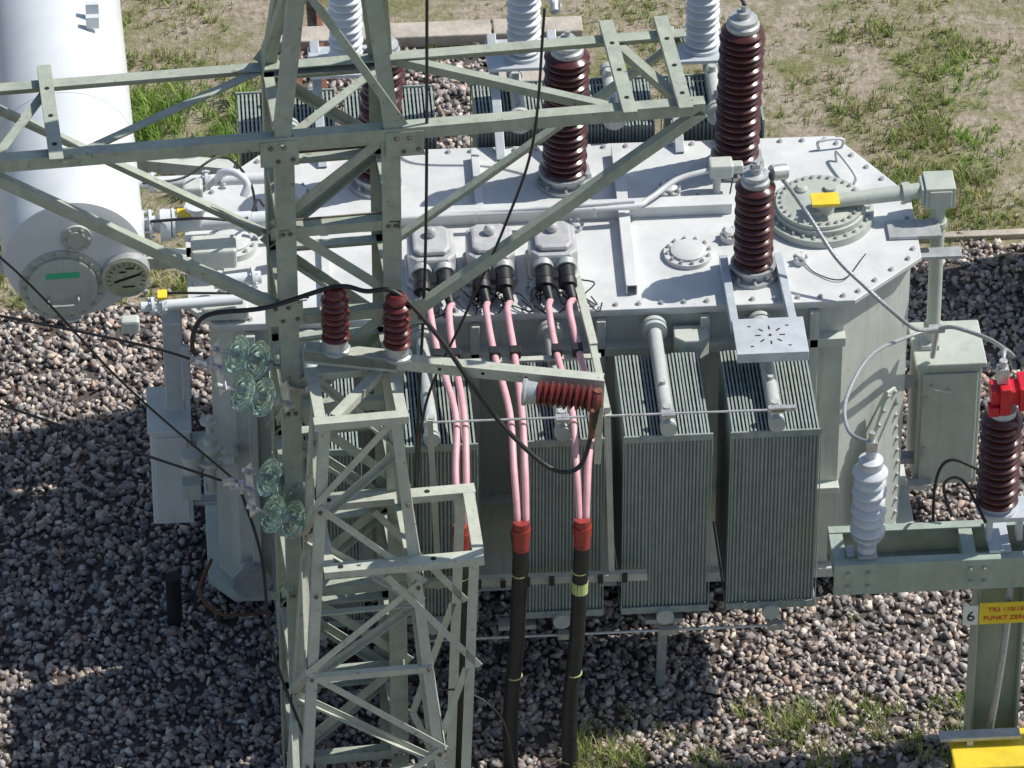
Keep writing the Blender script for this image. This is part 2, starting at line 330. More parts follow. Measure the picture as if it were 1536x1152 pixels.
for i in range(m6):
    a=poly[i];b=poly[(i+1)%m6];L_=math.dist(a,b);q_=max(1,int(L_/.12))
    for j in range(q_):
        s=a[0]+(b[0]-a[0])*j/q_;z=a[1]+(b[1]-a[1])*j/q_;s+=(.29-s)*.1;z+=(1.0-z)*.04;bb.append(chp(s,z,.055))
P().bolts(bb,.014,.02,nr).make('access_panel_bolts',T,'alu')
cv=P()
cv.box(-1.9,1.75,1.10,1.20,2.84,2.93).box(-1.9,1.75,1.085,1.215,2.93,2.945)
cv.chan((.94,1.92,2.93),(.905,.14,2.93),.085,.088,(0,0,1))
cv.chan((-.15,1.95,2.92),(-.16,1.25,2.92),.06,.078,(0,0,1))
cv.chan((-1.35,1.0,2.90),(-1.37,.1,2.90),.06,.058,(0,0,1))
cv.make('cover_stiffeners',T,'top',.004)
def flange(p,c,r,h):
    c=Vector(c);p.lathe([(r,0),(r,h)],c,n=40)
    p.lathe([(r*.72,h),(r*.72,h+.02),(r*.5,h+.035)],c,n=32)
fq=P();FL=(((1.37,.60),.185,.035,12),((-2.05,.95),.20,.05,12),((1.70,.78),.07,.05,6),((1.30,1.42),.09,.03,8),((.2,.25),.08,.03,8),((-1.55,1.55),.12,.04,8),((2.2,.45),.05,.04,5),((.55,1.0),.06,.03,6),((-.3,.2),.05,.03,5))
bb=[]
for (c,r,h_,nb_) in FL:
    flange(fq,(c[0],c[1],2.842),r,h_)
    for i in range(nb_):
        t=2*math.pi*i/nb_+.1;bb.append((c[0]+r*.86*math.cos(t),c[1]+r*.86*math.sin(t),2.842+h_))
fq.make('blank_flanges',T,'top',smooth=True)
for i in range(28):
    t=2*math.pi*i/28;bb.append((2.41+.375*math.cos(t),1.02+.375*math.sin(t),2.90))
for i in range(30):
    t=2*math.pi*i/30;bb.append((2.41+.30*math.cos(t),1.02+.30*math.sin(t),2.985))
P().bolts(bb,.013,.024).make('flange_bolts',T,'alu')
tu=P().lathe([(.41,0),(.41,.06),(.35,.06),(.35,.11),(.335,.115),(.335,.145),(.27,.145),(.25,.155)],(2.41,1.02,2.842),n=56)
tu.lathe([(.06,0),(.06,.05),(.04,.06)],(2.36,.86,2.985)).lathe([(.045,0),(.045,.04)],(2.5,1.15,2.985)).lathe([(.05,0),(.05,.03),(.03,.05)],(2.28,1.16,2.985)).lathe([(.035,0),(.035,.08)],(2.6,.98,2.985))
tu.make('tap_changer_head',T,'box',smooth=True)
hd=P().tube([(2.62,1.72,2.84),(2.62,1.72,2.93),(2.72,1.42,2.93),(2.72,1.42,2.84)],.012).tube([(2.50,1.88,2.84),(2.50,1.88,2.92),(2.68,1.90,2.92),(2.68,1.9,2.84)],.012)
hd.make('lifting_handles',T,'top',smooth=True)
dr=P().cyl((2.42,.90,3.06),(3.2,.98,3.08),.052,.062).lathe([(.09,0),(.09,.09)],(2.42,.9,2.99)).cyl((3.02,.96,3.075),(3.08,.965,3.076),.08)
dr.cyl((3.30,.86,1.74),(3.30,.92,3.02),.055).cyl((3.30,.865,1.85),(3.30,.867,1.89),.075).cyl((3.30,.91,2.8),(3.30,.912,2.84),.072)
dr.make('tap_changer_drive_shaft',T,'box',smooth=True)
P().box(3.19,3.42,.86,1.10,2.98,3.17).box(3.16,3.19,.88,1.07,3.0,3.15).box(3.22,3.39,.845,.86,3.0,3.15).make('bevel_gearbox',T,'box',.02)
P().box(2.32,2.53,.78,.93,3.105,3.13).make('warning_label',T,'yel')
P().box(2.95,3.45,.6,.72,2.70,2.73).box(2.9,3.3,.68,.9,2.842,2.87).make('gearbox_bracket',T,'galv',.004)
mb=P().box(3.17,3.66,.62,1.10,.50,1.66)
mb.box(3.14,3.69,.58,1.13,1.66,1.71)
mb.box(3.20,3.63,.595,.62,.55,1.60)
mb.make('motor_drive_cabinet',T,'box',.012)
mh=P().tube([(3.27,.6,1.50),(3.27,.55,1.50),(3.4,.55,1.46),(3.4,.6,1.46)],.008).box(3.22,3.24,.58,.6,.8,.9).box(3.22,3.24,.58,.6,1.3,1.4).box(3.0,3.17,.7,.8,.65,.7).box(3.0,3.17,.7,.8,1.4,1.45)
mh.box(3.12,3.3,.5,.6,.55,.59).box(3.2,3.34,.76,.96,1.712,1.75)
mh.make('cabinet_hardware',T,'galv')
pp=P().tube([(-1.9,.98,3.0),(-1,1.0,3.0),(.2,1.02,3.0),(.95,1.03,3.0),(1.12,1.12,3.0),(1.35,1.3,3.04),(1.62,1.38,3.06)],.022)
pp.tube([(-.7,1.02,3.0),(.5,1.03,3.03),(1.0,1.06,3.03)],.018)
pp.cyl((1.62,1.38,3.06),(1.76,1.40,3.06),.05).cyl((1.66,1.38,2.84),(1.66,1.38,3.0),.03)
for x in (-1.2,-.2,.7): pp.cyl((x,1.01,2.94),(x,1.01,3.02),.012)
pp.make('vent_pipe',T,'top',smooth=True)
P().box(1.60,1.78,1.33,1.47,3.0,3.12).box(1.76,1.86,1.36,1.44,3.02,3.10).make('gas_relay',T,'tank',.015)
ew=P();ew.tube([(1.5,1.3,2.9),(1.62,1.15,2.86),(1.72,1.2,2.87),(1.78,1.35,3.0)],.006,6).tube([(2.2,.5,2.86),(2.3,.3,2.85),(2.5,.2,2.86),(2.7,.5,2.86)],.005,6);ew.make('control_leads',T,'blk')
def radiator(x0,x1,y0,y1,sgn,z0=.95,z1=2.62):
    fin=P();nf=24;pit_=(x1-x0)/nf
    for i in range(nf):
        x=x0+(i+.5)*pit_+random.uniform(-.002,.002)
        fin.box(x-pit_*.26,x+pit_*.26,y0+random.uniform(0,.010),y1,z0+.02,z1-random.uniform(0,.012))
    yf=y0 if sgn<0 else y1
    for k_ in range(9):
        yy=y0+.03+(y1-y0-.06)*k_/8
        fin.box(x0+.01,x1-.01,yy-.006,yy+.006,z0+.03,z1-.035)
    fin.make('radiator_fins',T,'rad')
    fr=P()
    e=-1 if sgn<0 else 1
    fr.box(x0-.012,x1+.012,yf-.018 if sgn<0 else yf+.002,yf-.002 if sgn<0 else yf+.018,z1-.05,z1+.012)
    fr.box(x0-.012,x1+.012,yf-.018 if sgn<0 else yf+.002,yf-.002 if sgn<0 else yf+.018,z0-.01,z0+.05)
    fr.box(x0-.014,x0-.002,y0,y1,z0,z0+.04).box(x1+.002,x1+.014,y0,y1,z0,z0+.04)
    for xx in (x0-.012,x1+.002): fr.box(xx,xx+.010,yf-.016 if sgn<0 else yf+.003,yf-.004 if sgn<0 else yf+.016,z0,z1)
    fr.make('radiator_frame',T,'rad',.006)
    xm=(x0+x1)/2;yt=-.0 if sgn<0 else 2.1;zt=z1+.08;zb=z0-.02
    h=P()
    h.cyl((xm,yt,zt),(xm,yf+e*.01,zt),.052).cyl((xm,yt+e*.06,zt),(xm,yt+e*.10,zt),.095).cyl((xm,yt+e*.115,zt),(xm,yt+e*.15,zt),.095)
    h.cyl((xm,yf-e*.02,zt),(xm,yf+e*.04,zt),.062).cyl((xm,yf-e*.12,zt+.04),(xm,yf-e*.12,zt+.10),.03).cyl((xm,yf-e*.45,zt+.04),(xm,yf-e*.45,zt+.08),.022)
    h.cyl((xm,yt,zb),(xm,yf+e*.03,zb),.052).cyl((xm,yf+e*.02,zb),(xm,yf+e*.06,zb),.066)
    h.make('radiator_headers',T,'radb',smooth=True)
for x0,x1 in((1.52,2.17),(.735,1.37),(-.02,.58),(-1.0,-.35),(-1.83,-1.2)): radiator(x0,x1,-1.28,-.30,-1)
for x0,x1 in((-1.95,-1.2),(-1.12,-.42),(-.12,.55),(.62,1.27),(1.38,2.12)): radiator(x0,x1,2.2,2.82,1,1.1,2.92)
rd=P().cyl((-.75,-1.27,2.83),(1.98,-1.30,2.83),.009,n=8).cyl((-.75,-1.33,.80),(1.96,-1.33,.80),.011,n=8)
for x in (.28,1.05,1.85): rd.box(x-.03,x+.1,-1.36,-1.30,.775,.825).box(x-.05,x+.05,-1.31,-1.24,2.80,2.83)
rd.box(1.78,1.98,-1.31,-1.27,2.82,2.85)
rd.make('radiator_tie_rods',T,'alu')
rs=P()
for x in (-.05,1.05): rs.chan((x,-1.25,.86),(x,-1.1,.05),.07,.06,(0,-1,0)).box(x-.14,x+.14,-1.3,-1.2,.84,.88)
rs.make('radiator_stays',T,'galv')
P().prism([(1.20,-.02),(1.46,-.02),(1.46,-.16),(1.39,-.22),(1.27,-.22),(1.20,-.16)],2.48,2.66).make('hand_hole_box',T,'tank',.012)
def bushing(o,r,h,n,tilt=(0,0,1),mm='porc'):
    o=Vector(o);ax=Vector(tilt).normalized()
    b=P().lathe([(r*1.25,0),(r*1.25,.03),(r*.95,.03),(r*.95,.09),(r*1.12,.09),(r*1.12,.115)],o,ax)
    b.lathe([(r*.72,.0),(r*.72,.04),(r*.62,.055),(r*.62,.09),(r*.3,.10),(r*.3,.15),(r*.12,.15),(r*.12,.2)],o+ax*(h+.115),ax)
    b.make('bushing_fittings',T,'galv',smooth=True)
    P().lathe(sheds(r,r*.74,.115,h+.12,n),o,ax,40).make('bushing_porcelain',T,mm,smooth=True)
    bl=[];x,y=perp(ax)
    for i in range(8):
        t=i*math.pi/4;bl.append(o+ax*.03+(x*math.cos(t)+y*math.sin(t))*r*1.1)
    P().bolts(bl,.014,.03,ax).make('bushing_bolts',T,'alu')
bushing((1.84,1.72,2.84),.176,1.17,20,(.02,0,1))
bushing((.51,1.61,2.84),.175,1.08,19,(.015,0,1))
bushing((-.93,1.68,2.84),.165,1.10,19,(.07,0,1))
bushing((1.83,.33,2.84),.152,.73,13)
for (x,y) in ((1.63,2.25),(.25,2.2),(-1.12,2.25)):
    c=P();c.chan((x-.20,1.9,2.86),(x-.22,2.75,3.45),.07,.05,(0,0,1)).chan((x+.28,1.62,2.86),(x+.24,2.7,3.5),.07,.05,(0,0,1))
    c.box(x-.27,x+.30,2.35,2.75,3.36,3.39)
    c.make('arrester_bracket',T,'galvb',.004)
    P().lathe([(.15,0),(.15,.03)]+sheds(.135,.09,.04,1.1,16)+[(.06,1.12),(.06,1.2)],(x+.02,2.55,3.39),(0,0,1)).make('surge_arrester_column',T,'wporc',smooth=True)
P().chan((1.62,.47,2.93),(1.625,-.40,2.93),.06,.085,(0,0,1)).chan((2.03,.47,2.93),(2.06,-.40,2.93),.06,.085,(0,0,1)).make('plate_bracket_arms',T,'galvb',.003)
P().box(1.60,2.13,-.78,-.36,2.935,2.955).box(1.60,2.13,-.785,-.775,2.87,2.955).make('bracket_plate',T,'galvb',.004)
hl=P()
for i in range(8):
    t=i*math.pi/4;a=Vector((1.865,-.57,2.956));d_=Vector((math.cos(t),math.sin(t),0));hl.beam(a+d_*.07,a+d_*.11,.002,.012)
for x in (1.72,2.0):
    for y in (-.7,-.46): hl.beam((x-.012,y,2.956),(x+.012,y,2.956),.002,.012)
hl.cyl((1.865,-.57,2.955),(1.865,-.57,2.958),.012,n=12)
hl.make('plate_slots',T,'dark')
P().box(1.73,1.93,-.02,.0,2.52,2.70).make('nameplate_holder',T,'galvb',.003)
lv=P();pl=P();rg=P()
for i,x in enumerate((-.57,-.13,.34)):
    poly=[(x-.175,.36),(x-.12,.30),(x+.12,.30),(x+.175,.36),(x+.175,.66),(x+.12,.72),(x-.12,.72),(x-.175,.66)]
    lv.prism(poly,2.90,3.12).prism([(cx_*0.8+x*.2,cy_*.8+.51*.2) for cx_,cy_ in poly],3.12,3.165)
    lv.prism([(cx_*1.12-x*.12,cy_*1.12-.51*.12) for cx_,cy_ in poly],2.842,2.90)
    lv.lathe([(.045,0),(.045,.06),(.02,.075)],(x,.55,3.16))
    for s_ in (-.085,.085):
        a=Vector((x+s_,.40,3.04));b=Vector((x+s_,.16,2.99));pl.cyl(a,b,.062);pl.cyl(b,b+Vector((.0,-.05,-.02)),.07,n=16)
        e_=Vector((x+s_*1.0+.03,.0,2.93));pl.cyl(b,e_,.045,.032)
        rg.cyl((x+s_,.33,3.03),(x+s_,.27,3.015),.078)
lv.make('lv_bushing_housings',T,'lvb',.025)
pl.make('cable_plugs',T,'blk',smooth=True)
rg.make('plug_flange_rings',T,'galv',smooth=True)
cl=P()
for x in (-.57,-.13,.34):
    for k_ in range(9):
        a=Vector((x+random.uniform(-.2,.2),random.uniform(.1,.3),2.9));cl.tube([a,a+Vector((random.uniform(-.1,.1),-.1,.03)),a+Vector((random.uniform(-.15,.15),-.22,-.02)),a+Vector((random.uniform(-.2,.2),-.1,-.03))],.006,6,4)
cl.make('earthing_leads',T,'blk')
C=E('cable_harness')
def X(px,y): return (px-768)/205+.07*y
runs=[((640,655,680,688),2.3),((668,682,700,700),2.3),((725,742,766,776),2.29),((757,773,786,789),2.29),((820,836,860,868),2.29),((851,867,884,879),2.29)]
ends=[-.53+(-.085),-.53+.085,-.10-.085,-.10+.085,.37-.085,.37+.085]
pk=P()
for (xs,ze),x0 in zip(runs,ends):
    jit=random.uniform(-.02,.02)
    pk.tube([(x0,.0,2.93),(X(xs[0]+4,-.1),-.12,2.93),(X(xs[1],-.5)+jit*.5,-.5,2.84),(X(xs[2],-1.15)+jit,-1.15,2.80),(X((xs[2]+xs[3])/2,-1.6),-1.6,2.62),(X(xs[3],-1.85),-1.83,ze+.1),(X(xs[3],-1.9),-1.88,ze-.05)],.026,12,10)
pk.make('pink_cables',C,'pink',smooth=True)
rb=P();bc=P();lb=P()
for px,px2 in((782,766),(873,856),(693,690)):
    xa=X(px,-1.9);xb=X(px2,-1.95)
    rb.tube([(xa,-1.88,2.36),(xa,-1.89,2.24),(xa-.005,-1.9,2.12)],.060,16,4).cyl((xa,-1.88,2.30),(xa,-1.885,2.22),.070,.066)
    bc.tube([(xa-.004,-1.9,2.15),(xa*.6+xb*.4,-1.92,1.3),(xb,-1.95,.6),(xb,-1.97,.0)],.058,16,8)
    if px>800: lb.cyl((xa-.015,-1.905,1.80),(xa-.017,-1.908,1.70),.0605,n=20)
    for zz in (1.9,.95): lb.cyl((xa*.8+xb*.2 if zz>1 else xa*.35+xb*.65,-1.905 if zz>1 else -1.935,zz),(xa*.8+xb*.2 if zz>1 else xa*.35+xb*.65,-1.905 if zz>1 else -1.935,zz-.008),.061,n=20)
rb.make('cable_breakouts',C,'red',smooth=True);bc.make('black_cables',C,'blk',smooth=True)
M['lab2']=mat('cable_label',(0.55,0.62,0.25),None,10,.5);lb.make('cable_labels',C,'lab2')
cs=E('cable_support_frame')
q=P()
q.chan((.50,.25,2.95),(.56,-.6,2.97),.06,.05,(0,0,1)).ang((.53,-.55,2.95),(.57,-1.5,3.0),.05,(0,0,-1),(1,0,0))
q.ang((.565,-1.47,3.05),(.62,-1.43,1.38),.045,(1,0,0),(0,1,0)).ang((-.72,-1.47,3.0),(-.66,-1.43,1.38),.045,(1,0,0),(0,1,0))
q.ang((-.74,-1.45,1.47),(.90,-1.47,1.47),.06,(0,0,-1),(0,1,0)).ang((-.78,-.5,2.80),(.62,-.5,2.80),.05,(0,0,-1),(0,-1,0))
q.make('frame_members',cs,'towerl')
qc=P()
for i in range(7): qc.box(-.35+i*.18-.02,-.35+i*.18+.02,-1.50,-1.475,1.42,1.50)
for (xs,ze),x0 in zip(runs,ends):
    xx=X(xs[1],-.5);qc.box(xx-.04,xx+.04,-.54,-.46,2.81,2.88)
qc.make('cable_cleats',cs,'blk',.005)
# left side equipment
P().box(-2.73,-2.42,.3,.80,.70,1.60).make('terminal_cabinet',T,'light',.015)
P().box(-2.745,-2.41,.27,.83,1.60,1.63).box(-2.70,-2.45,.285,.30,.75,1.55).make('terminal_cabinet_door',T,'light',.006)
P().box(-2.60,-2.45,.40,.60,1.72,2.55).box(-2.47,-2.40,.3,.35,1.9,2.4).box(-2.42,-2.2,.4,.5,.78,.82).box(-2.42,-2.2,.4,.5,1.4,1.44).make('cable_riser_duct',T,'galvb',.012)
vv=P().cyl((-2.28,-.1,1.55),(-2.28,-.1,1.85),.05).cyl((-2.28,-.1,1.62),(-2.28,-.1,1.65),.10).cyl((-2.28,-.1,1.76),(-2.28,-.1,1.79),.10).cyl((-2.5,-.1,1.62),(-2.1,-.1,1.62),.045).cyl((-2.42,-.1,1.55),(-2.42,-.1,1.7),.08).cyl((-2.28,-.1,1.9),(-2.28,-.1,2.05),.025).lathe([(.07,0),(.07,.015)],(-2.28,-.1,2.0))
vv.cyl((-2.1,-.1,1.62),(-2.1,.1,1.62),.045).cyl((-2.28,-.1,1.35),(-2.28,-.1,1.55),.04).box(-2.5,-2.36,-.16,-.04,1.3,1.44)
vv.make('drain_valve',T,'tank',smooth=True)
P().cyl((-2.6,-.08,.0),(-2.6,-.08,.5),.06).make('drain_stub_pipe',None,'blk',smooth=True)
P().cyl((3.35,1.35,0),(3.35,1.35,.5),.07).make('drain_stub_pipe',None,'blk',smooth=True)
P().cyl((-2.0,-.02,.45),(-2.0,-.12,.45),.12).cyl((-2.0,-.12,.45),(-2.0,-.15,.45),.15).make('tank_valve_cover',T,'galv',smooth=True)
P().tube([(-2.3,.1,.5),(-2.4,-.1,.35),(-2.25,-.2,.2),(-1.9,-.15,.15)],.014).make('earthing_strap',T,'rustm')
# ================================================================ CONSERVATOR
K=E('oil_conservator')
ax=Vector((-.04,1,0)).normalized();o0=Vector((-3.22,.15,3.40));R_=.53
P().lathe([(.30,-.075),(R_*.8,-.06),(R_*.97,-.03),(R_,.02),(R_,1.35),(R_+.004,1.352),(R_+.004,1.362),(R_,1.364),(R_,5.0),(R_*.8,5.1)],o0,ax,72).make('shell',K,'cons',smooth=True)
sx=Vector((1,.04,0)).normalized()
def face(u_,z_,o=0): return o0+sx*u_+UP*z_-ax*(.075+o)
f1=P().lathe([(.315,0),(.315,.025),(.26,.025),(.26,.05),(.24,.055)],face(-.10,-.19,-.01),-ax,48)
f1.lathe([(.115,-.04),(.115,.03),(.07,.03),(.07,.045)],face(.02,.23,-.01),-ax,28)
f1.make('end_cover_flange',K,'box',smooth=True)
bb=[face(-.10+.288*math.cos(t),-.19+.288*math.sin(t),.015) for t in [2*math.pi*i/18 for i in range(18)]]+[face(.02+.09*math.cos(t),.23+.09*math.sin(t),.02) for t in [2*math.pi*i/6 for i in range(6)]]
P().bolts(bb,.014,.022,-ax).make('flange_bolts',K,'alu')
P().tube([face(-.21,-.27,.04),face(-.21,-.27,.09),face(-.20,-.31,.10),face(0.0,-.31,.10),face(.01,-.27,.09),face(.01,-.27,.04)],.009).make('cover_handle',K,'galv',smooth=True)
P().add([face(-.22,-.10,.048),face(.03,-.10,.048),face(.03,-.05,.048),face(-.22,-.05,.048)],[(0,1,2,3)]).make('name_label',K,'grn')
P().lathe([(.18,-.05),(.18,.06),(.16,.065)],face(.37,-.12,0),-ax,40).make('oil_gauge_ring',K,'alu',smooth=True)
P().lathe([(.157,0),(.157,.004)],face(.37,-.12,.065),-ax,40).make('oil_gauge_face',K,'gauge')
nd=P()
for i in range(14):
    t=math.radians(-30+i*18);c_=Vector((math.cos(t),0,math.sin(t)));a=face(.37,-.12,.0715);nd.beam(a+(sx*c_.x+UP*c_.z)*.115,a+(sx*c_.x+UP*c_.z)*.14,.008,.003,ax)
a=face(.37,-.12,.073);nd.beam(a-sx*.09-UP*.03,a+sx*.11+UP*.035,.004,.018,ax)
for dx,dz,l in((-.05,.06,.05),(.0,.09,.06),(-.03,-.075,.09)): nd.beam(a+sx*dx+UP*dz,a+sx*(dx+l)+UP*dz,.003,.012,ax)
nd.make('gauge_markings',K,'dark')
P().cyl(face(-.05,-.5,-.15),face(-.05,-.62,-.15),.05).cyl(face(-.05,-.58,-.15),face(-.05,-.60,-.15),.08).make('drain_stub',K,'cons',smooth=True)
P().box(-3.08,-2.98,2.55,2.6,3.88,4.0).box(-3.08,-2.98,2.4,2.45,3.88,3.98).make('lifting_lug',K,'cons')
cb=P().chan((-3.7,.9,2.84),(-2.2,.9,2.84),.12,.1,(0,0,1)).chan((-3.7,2.4,2.84),(-2.0,2.0,2.84),.12,.1,(0,0,1));cb.box(-4.4,-4.3,.85,.95,0,2.75).box(-4.4,-4.3,2.4,2.5,0,2.75).box(-4.4,-3.6,.86,.94,2.74,2.83).box(-4.4,-3.6,2.36,2.46,2.74,2.83);cb.make('cradle_beams',K,'tank')
cp=P()
def fpipe(a,b,r,fl=(0.12,.2)):
    a=Vector(a);b=Vector(b);cp.cyl(a,b,r);d=(b-a);
    for t in fl:
        cp.cyl(a+d*t,a+d*t+d.normalized()*.022,r*1.75)
        x,y=perp(d.normalized())
        for i in range(6):
            c_=a+d*t+(x*math.cos(i*1.047)+y*math.sin(i*1.047))*r*1.45;cp.cyl(c_-d.normalized()*.018,c_+d.normalized()*.04,.009,n=6)
fpipe((-2.75,.62,3.32),(-1.9,.66,3.30),.065,(.03,.1,.22,.30));fpipe((-2.75,1.15,3.32),(-1.6,1.18,3.30),.045,(.1,.45,.55))
fpipe((-2.75,-.1,3.1),(-2.0,.0,3.06),.04,(.1,.2));fpipe((-2.2,.3,3.0),(-1.85,.34,3.0),.05,(.1,.8))
cp.tube([(-1.9,.66,3.30),(-1.75,.67,3.28),(-1.70,.67,3.1),(-1.70,.67,2.84)],.06)
cp.tube([(-2.15,1.15,3.3),(-2.1,1.1,3.42),(-2.0,1.05,3.45),(-1.92,1.0,3.38),(-1.95,.95,3.3)],.03)
cp.cyl((-2.3,.62,3.3),(-2.3,.62,3.46),.05).cyl((-2.3,.62,3.46),(-2.3,.62,3.49),.09)
cp.cyl((-2.58,.62,3.31),(-2.5,.62,3.31),.12).cyl((-1.68,1.15,2.84),(-1.68,1.15,3.3),.05)
cp.make('oil_pipes',K,'cons',smooth=True)
ob=P().box(-2.36,-2.02,.52,.74,2.95,3.12).box(-2.9,-2.76,-.30,-.2,3.0,3.12).box(-2.40,-2.25,.97,1.12,3.24,3.38).box(-2.3,-1.95,-.0,.16,2.86,2.98);ob.make('relay_housings',K,'tank',.02)
P().box(-2.62,-2.55,-.1,.0,3.16,3.18).box(-2.45,-2.35,.6,.7,3.392,3.40).make('valve_tags',K,'yel')
P().tube([(-2.65,.55,3.4),(-2.3,.5,3.45),(-1.95,.6,3.35),(-1.85,.9,3.3),(-1.8,1.1,3.1)],.012).tube([(-2.6,.2,3.0),(-2.2,.1,3.05),(-1.8,.2,2.95),(-1.5,.25,2.86)],.010).tube([(-2.7,.9,3.5),(-2.4,1.0,3.46),(-2.1,1.2,3.5),(-1.9,1.3,3.2),(-1.85,1.3,2.9)],.010).make('signal_cables',K,'blk')
# ================================================================ LATTICE TOWER
W=E('lattice_tower')
tw=P()
def TA(a,b,w,h1,h2,t=.011): tw.ang(TL(*a),TL(*b),w,h1,h2,t)
UU=.85;VV=.88;H=6.375
for (u,v) in ((0,0),(UU,0),(0,VV),(UU,VV)):
    hu=TU if u==0 else -TU;hv=TV if v==0 else -TV
    TA((u,v,0),(u,v,H),.13 if v==0 else .11,hu,hv)
    TA((u,v,H),(.42+.2*(u/UU)-.05,.35+.15*(v/VV),9.2),.11,hu,hv)
lv_=[0,.8,1.6,2.4,3.2,4.05,4.85,5.60,6.32]
for i,z in enumerate(lv_):
    for v,hv in((.012,TV),(VV-.012,-TV)):
        TA((0,v,z),(UU,v,z),.08,UP*-1,hv)
    for u,hu in((.012,TU),(UU-.012,-TU)): TA((u,0,z),(u,VV,z),.07,UP*-1,hu)
    if i<len(lv_)-1:
        z2=lv_[i+1]
        for v,hv in((.024,TV),(VV-.024,-TV)):
            a,b=((0,UU) if (i+(v>.1))%2 else (UU,0));TA((a,v,z),(b,v,z2),.07,UP,hv)
        for u,hu in((.024,TU),(UU-.024,-TU)):
            if i<5 or i==6: 
                a,b=((0,VV) if (i+(u>.1))%2 else (VV,0));TA((u,a,z),(u,b,z2),.06,UP,hu)
def pk_(u,v,t): return (u+(.37+.2*(u/UU)-u)*t,v+(.35+.15*(v/VV)-v)*t,H+t*(9.2-H))
for i in range(2):
    t0=i*.42;t1=(i+1)*.42
    for v in(0,VV):
        a,b=((0,UU) if (i+(v>.1))%2 else (UU,0));TA(pk_(a,v,t0),pk_(b,v,t1),.06,UP,TV)
    for u in(0,UU):
        a,b=((0,VV) if i%2 else (VV,0));TA(pk_(u,a,t0),pk_(u,b,t1),.055,UP,TU)
for v,hv in((-.013,TV),(VV+.013,-TV)):
    TA((-2.6,v,H-.0),(2.93,v,H-.0),.095,-UP,hv)
    TA((2.90,v,H-.05),(UU,v,4.78),.075,UP*-1,hv);TA((-2.0,v,H-.03),(0,v,4.97),.075,-UP,hv)
for u in (-1.95,-1.47,2.40,2.78):
    tw.chan(TL(u,-.12,H+.06),TL(u,VV+.1,H+.06),.095,.05,UP)
hole=P()
for u in (-1.95,-1.47,2.40,2.78):
    for v in (.05,.38,.7): hole.cyl(TL(u,v,H+.0605),TL(u,v,H+.063),.017,n=12)
for a,b in(((0,VV,H-.02),(-1.45,0,H-.02)),((UU,VV,H-.02),(2.4,0,H-.02)),((-1.47,VV,H-.03),(-1.95,0,H-.03)),((2.4,VV,H-.03),(2.8,0,H-.03)),((0,0,H-.04),(UU,VV,H-.04)),((-2.5,0,H-.02),(-1.95,VV,H-.02))):
    TA(a,b,.065,TU,-UP)
for (u,z) in((0,6.25),(UU,6.25),(0,4.9),(UU,4.82)):
    tw.beam(TL(u-.1,-.016,z),TL(u+.16,-.016,z),.20,.01,UP)
tw.make('angle_steel_members',W,'tower');hole.make('bolt_holes',W,'dark')
M['batten']=mat('rust_stained_plate',(.20,.17,.13),(.12,.09,.065),9,.7,bump=.4)
dk=P();dk.beam(TL(-.02,VV+.02,5.60),TL(UU+.02,VV+.02,5.60),.16,.012,UP).beam(TL(.04,.10,5.56),TL(UU-.04,.10,5.56),.10,.012,UP);dk.make('rusty_batten_plates',W,'batten')
bt=[]
for (u,z) in((0,6.25),(UU,6.25),(0,4.9),(UU,4.82)):
    for du,dz in((-.03,.05),(.06,.05),(.12,-.05),(.02,-.06)): bt.append(TL(u+du,-.022,z+dz))
for i,z in enumerate(lv_[1:]):
    for u in (.04,.09,UU-.04,UU-.09): bt.append(TL(u,-.001,z-.04))
P().bolts(bt,.012,.018,-TV).make('gusset_bolts',W,'batten')
# ---- lower trestle
A_=E('cable_terminal_trestle');ta=P();u0,u1=.2,.75
def AL(fu,fv,z):
    t=(4.45-z)/3.3
    return TL((u0 if fu==0 else u1)+(-.24 if fu==0 else .28)*t,(-.62 if fv==0 else -.14)+(-.30 if fv==0 else 0)*t,z)
for fu in(0,1):
    for fv in(0,1): ta.ang(AL(fu,fv,0),AL(fu,fv,4.42),.075,TU if fu==0 else -TU,TV if fv==0 else -TV,.01)
zz=[0,.75,1.55,2.3,3.0,3.7,4.40];tb=[]
for i in range(6):
    a,b=zz[i],zz[i+1]
    for fv in(0,1):
        o_=-TV*.012 if fv==0 else TV*.012
        f0,f1_=(0,1) if (i+fv)%2 else (1,0)
        ta.ang(AL(f0,fv,a)+o_,AL(f1_,fv,b)+o_,.05,UP,-o_.normalized(),.008)
        if i in(0,2): ta.ang(AL(0,fv,b)+o_*2,AL(1,fv,b)+o_*2,.05,-UP,-o_.normalized(),.008)
    for fu in(0,1):
        tb.append(AL(fu,0,b)+TU*(.03 if fu==0 else -.03)-TV*.02-UP*.02)
        if fu==1 and i%2: continue
        o_=-TU*.012 if fu==0 else TU*.012
        f0,f1_=(0,1) if (i+fu)%2 else (1,0)
        ta.ang(AL(fu,f0,a)+o_,AL(fu,f1_,b)+o_,.05,UP,-o_.normalized(),.008)
P().bolts(tb,.012,.02,-TV).make('bolts',A_,'batten')
z=4.45
for a,b in(((.15,-.66),(.80,-.66)),((.15,-.10),(.80,-.10))): ta.chan(TL(*a,z),TL(*b,z),.08,.06,UP)
for a,b in(((.20,-.62),(.20,-.14)),((.76,-.62),(.76,-.14)),((.30,-.61),(.66,-.15))): ta.chan(TL(*a,z-.002),TL(*b,z-.002),.075,.06,UP)
z=3.22
for a,b in(((.18,-.78),(1.30,-.78)),((.18,-.04),(1.34,-.04))): ta.chan(TL(*a,z+.02),TL(*b,z+.02),.10,.06,UP)
for a,b in(((1.27,-.73),(1.29,-.09)),((.22,-.73),(.22,-.09)),((.8,-.73),(.8,-.09))): ta.chan(TL(*a,z+.018),TL(*b,z+.018),.08,.06,UP)
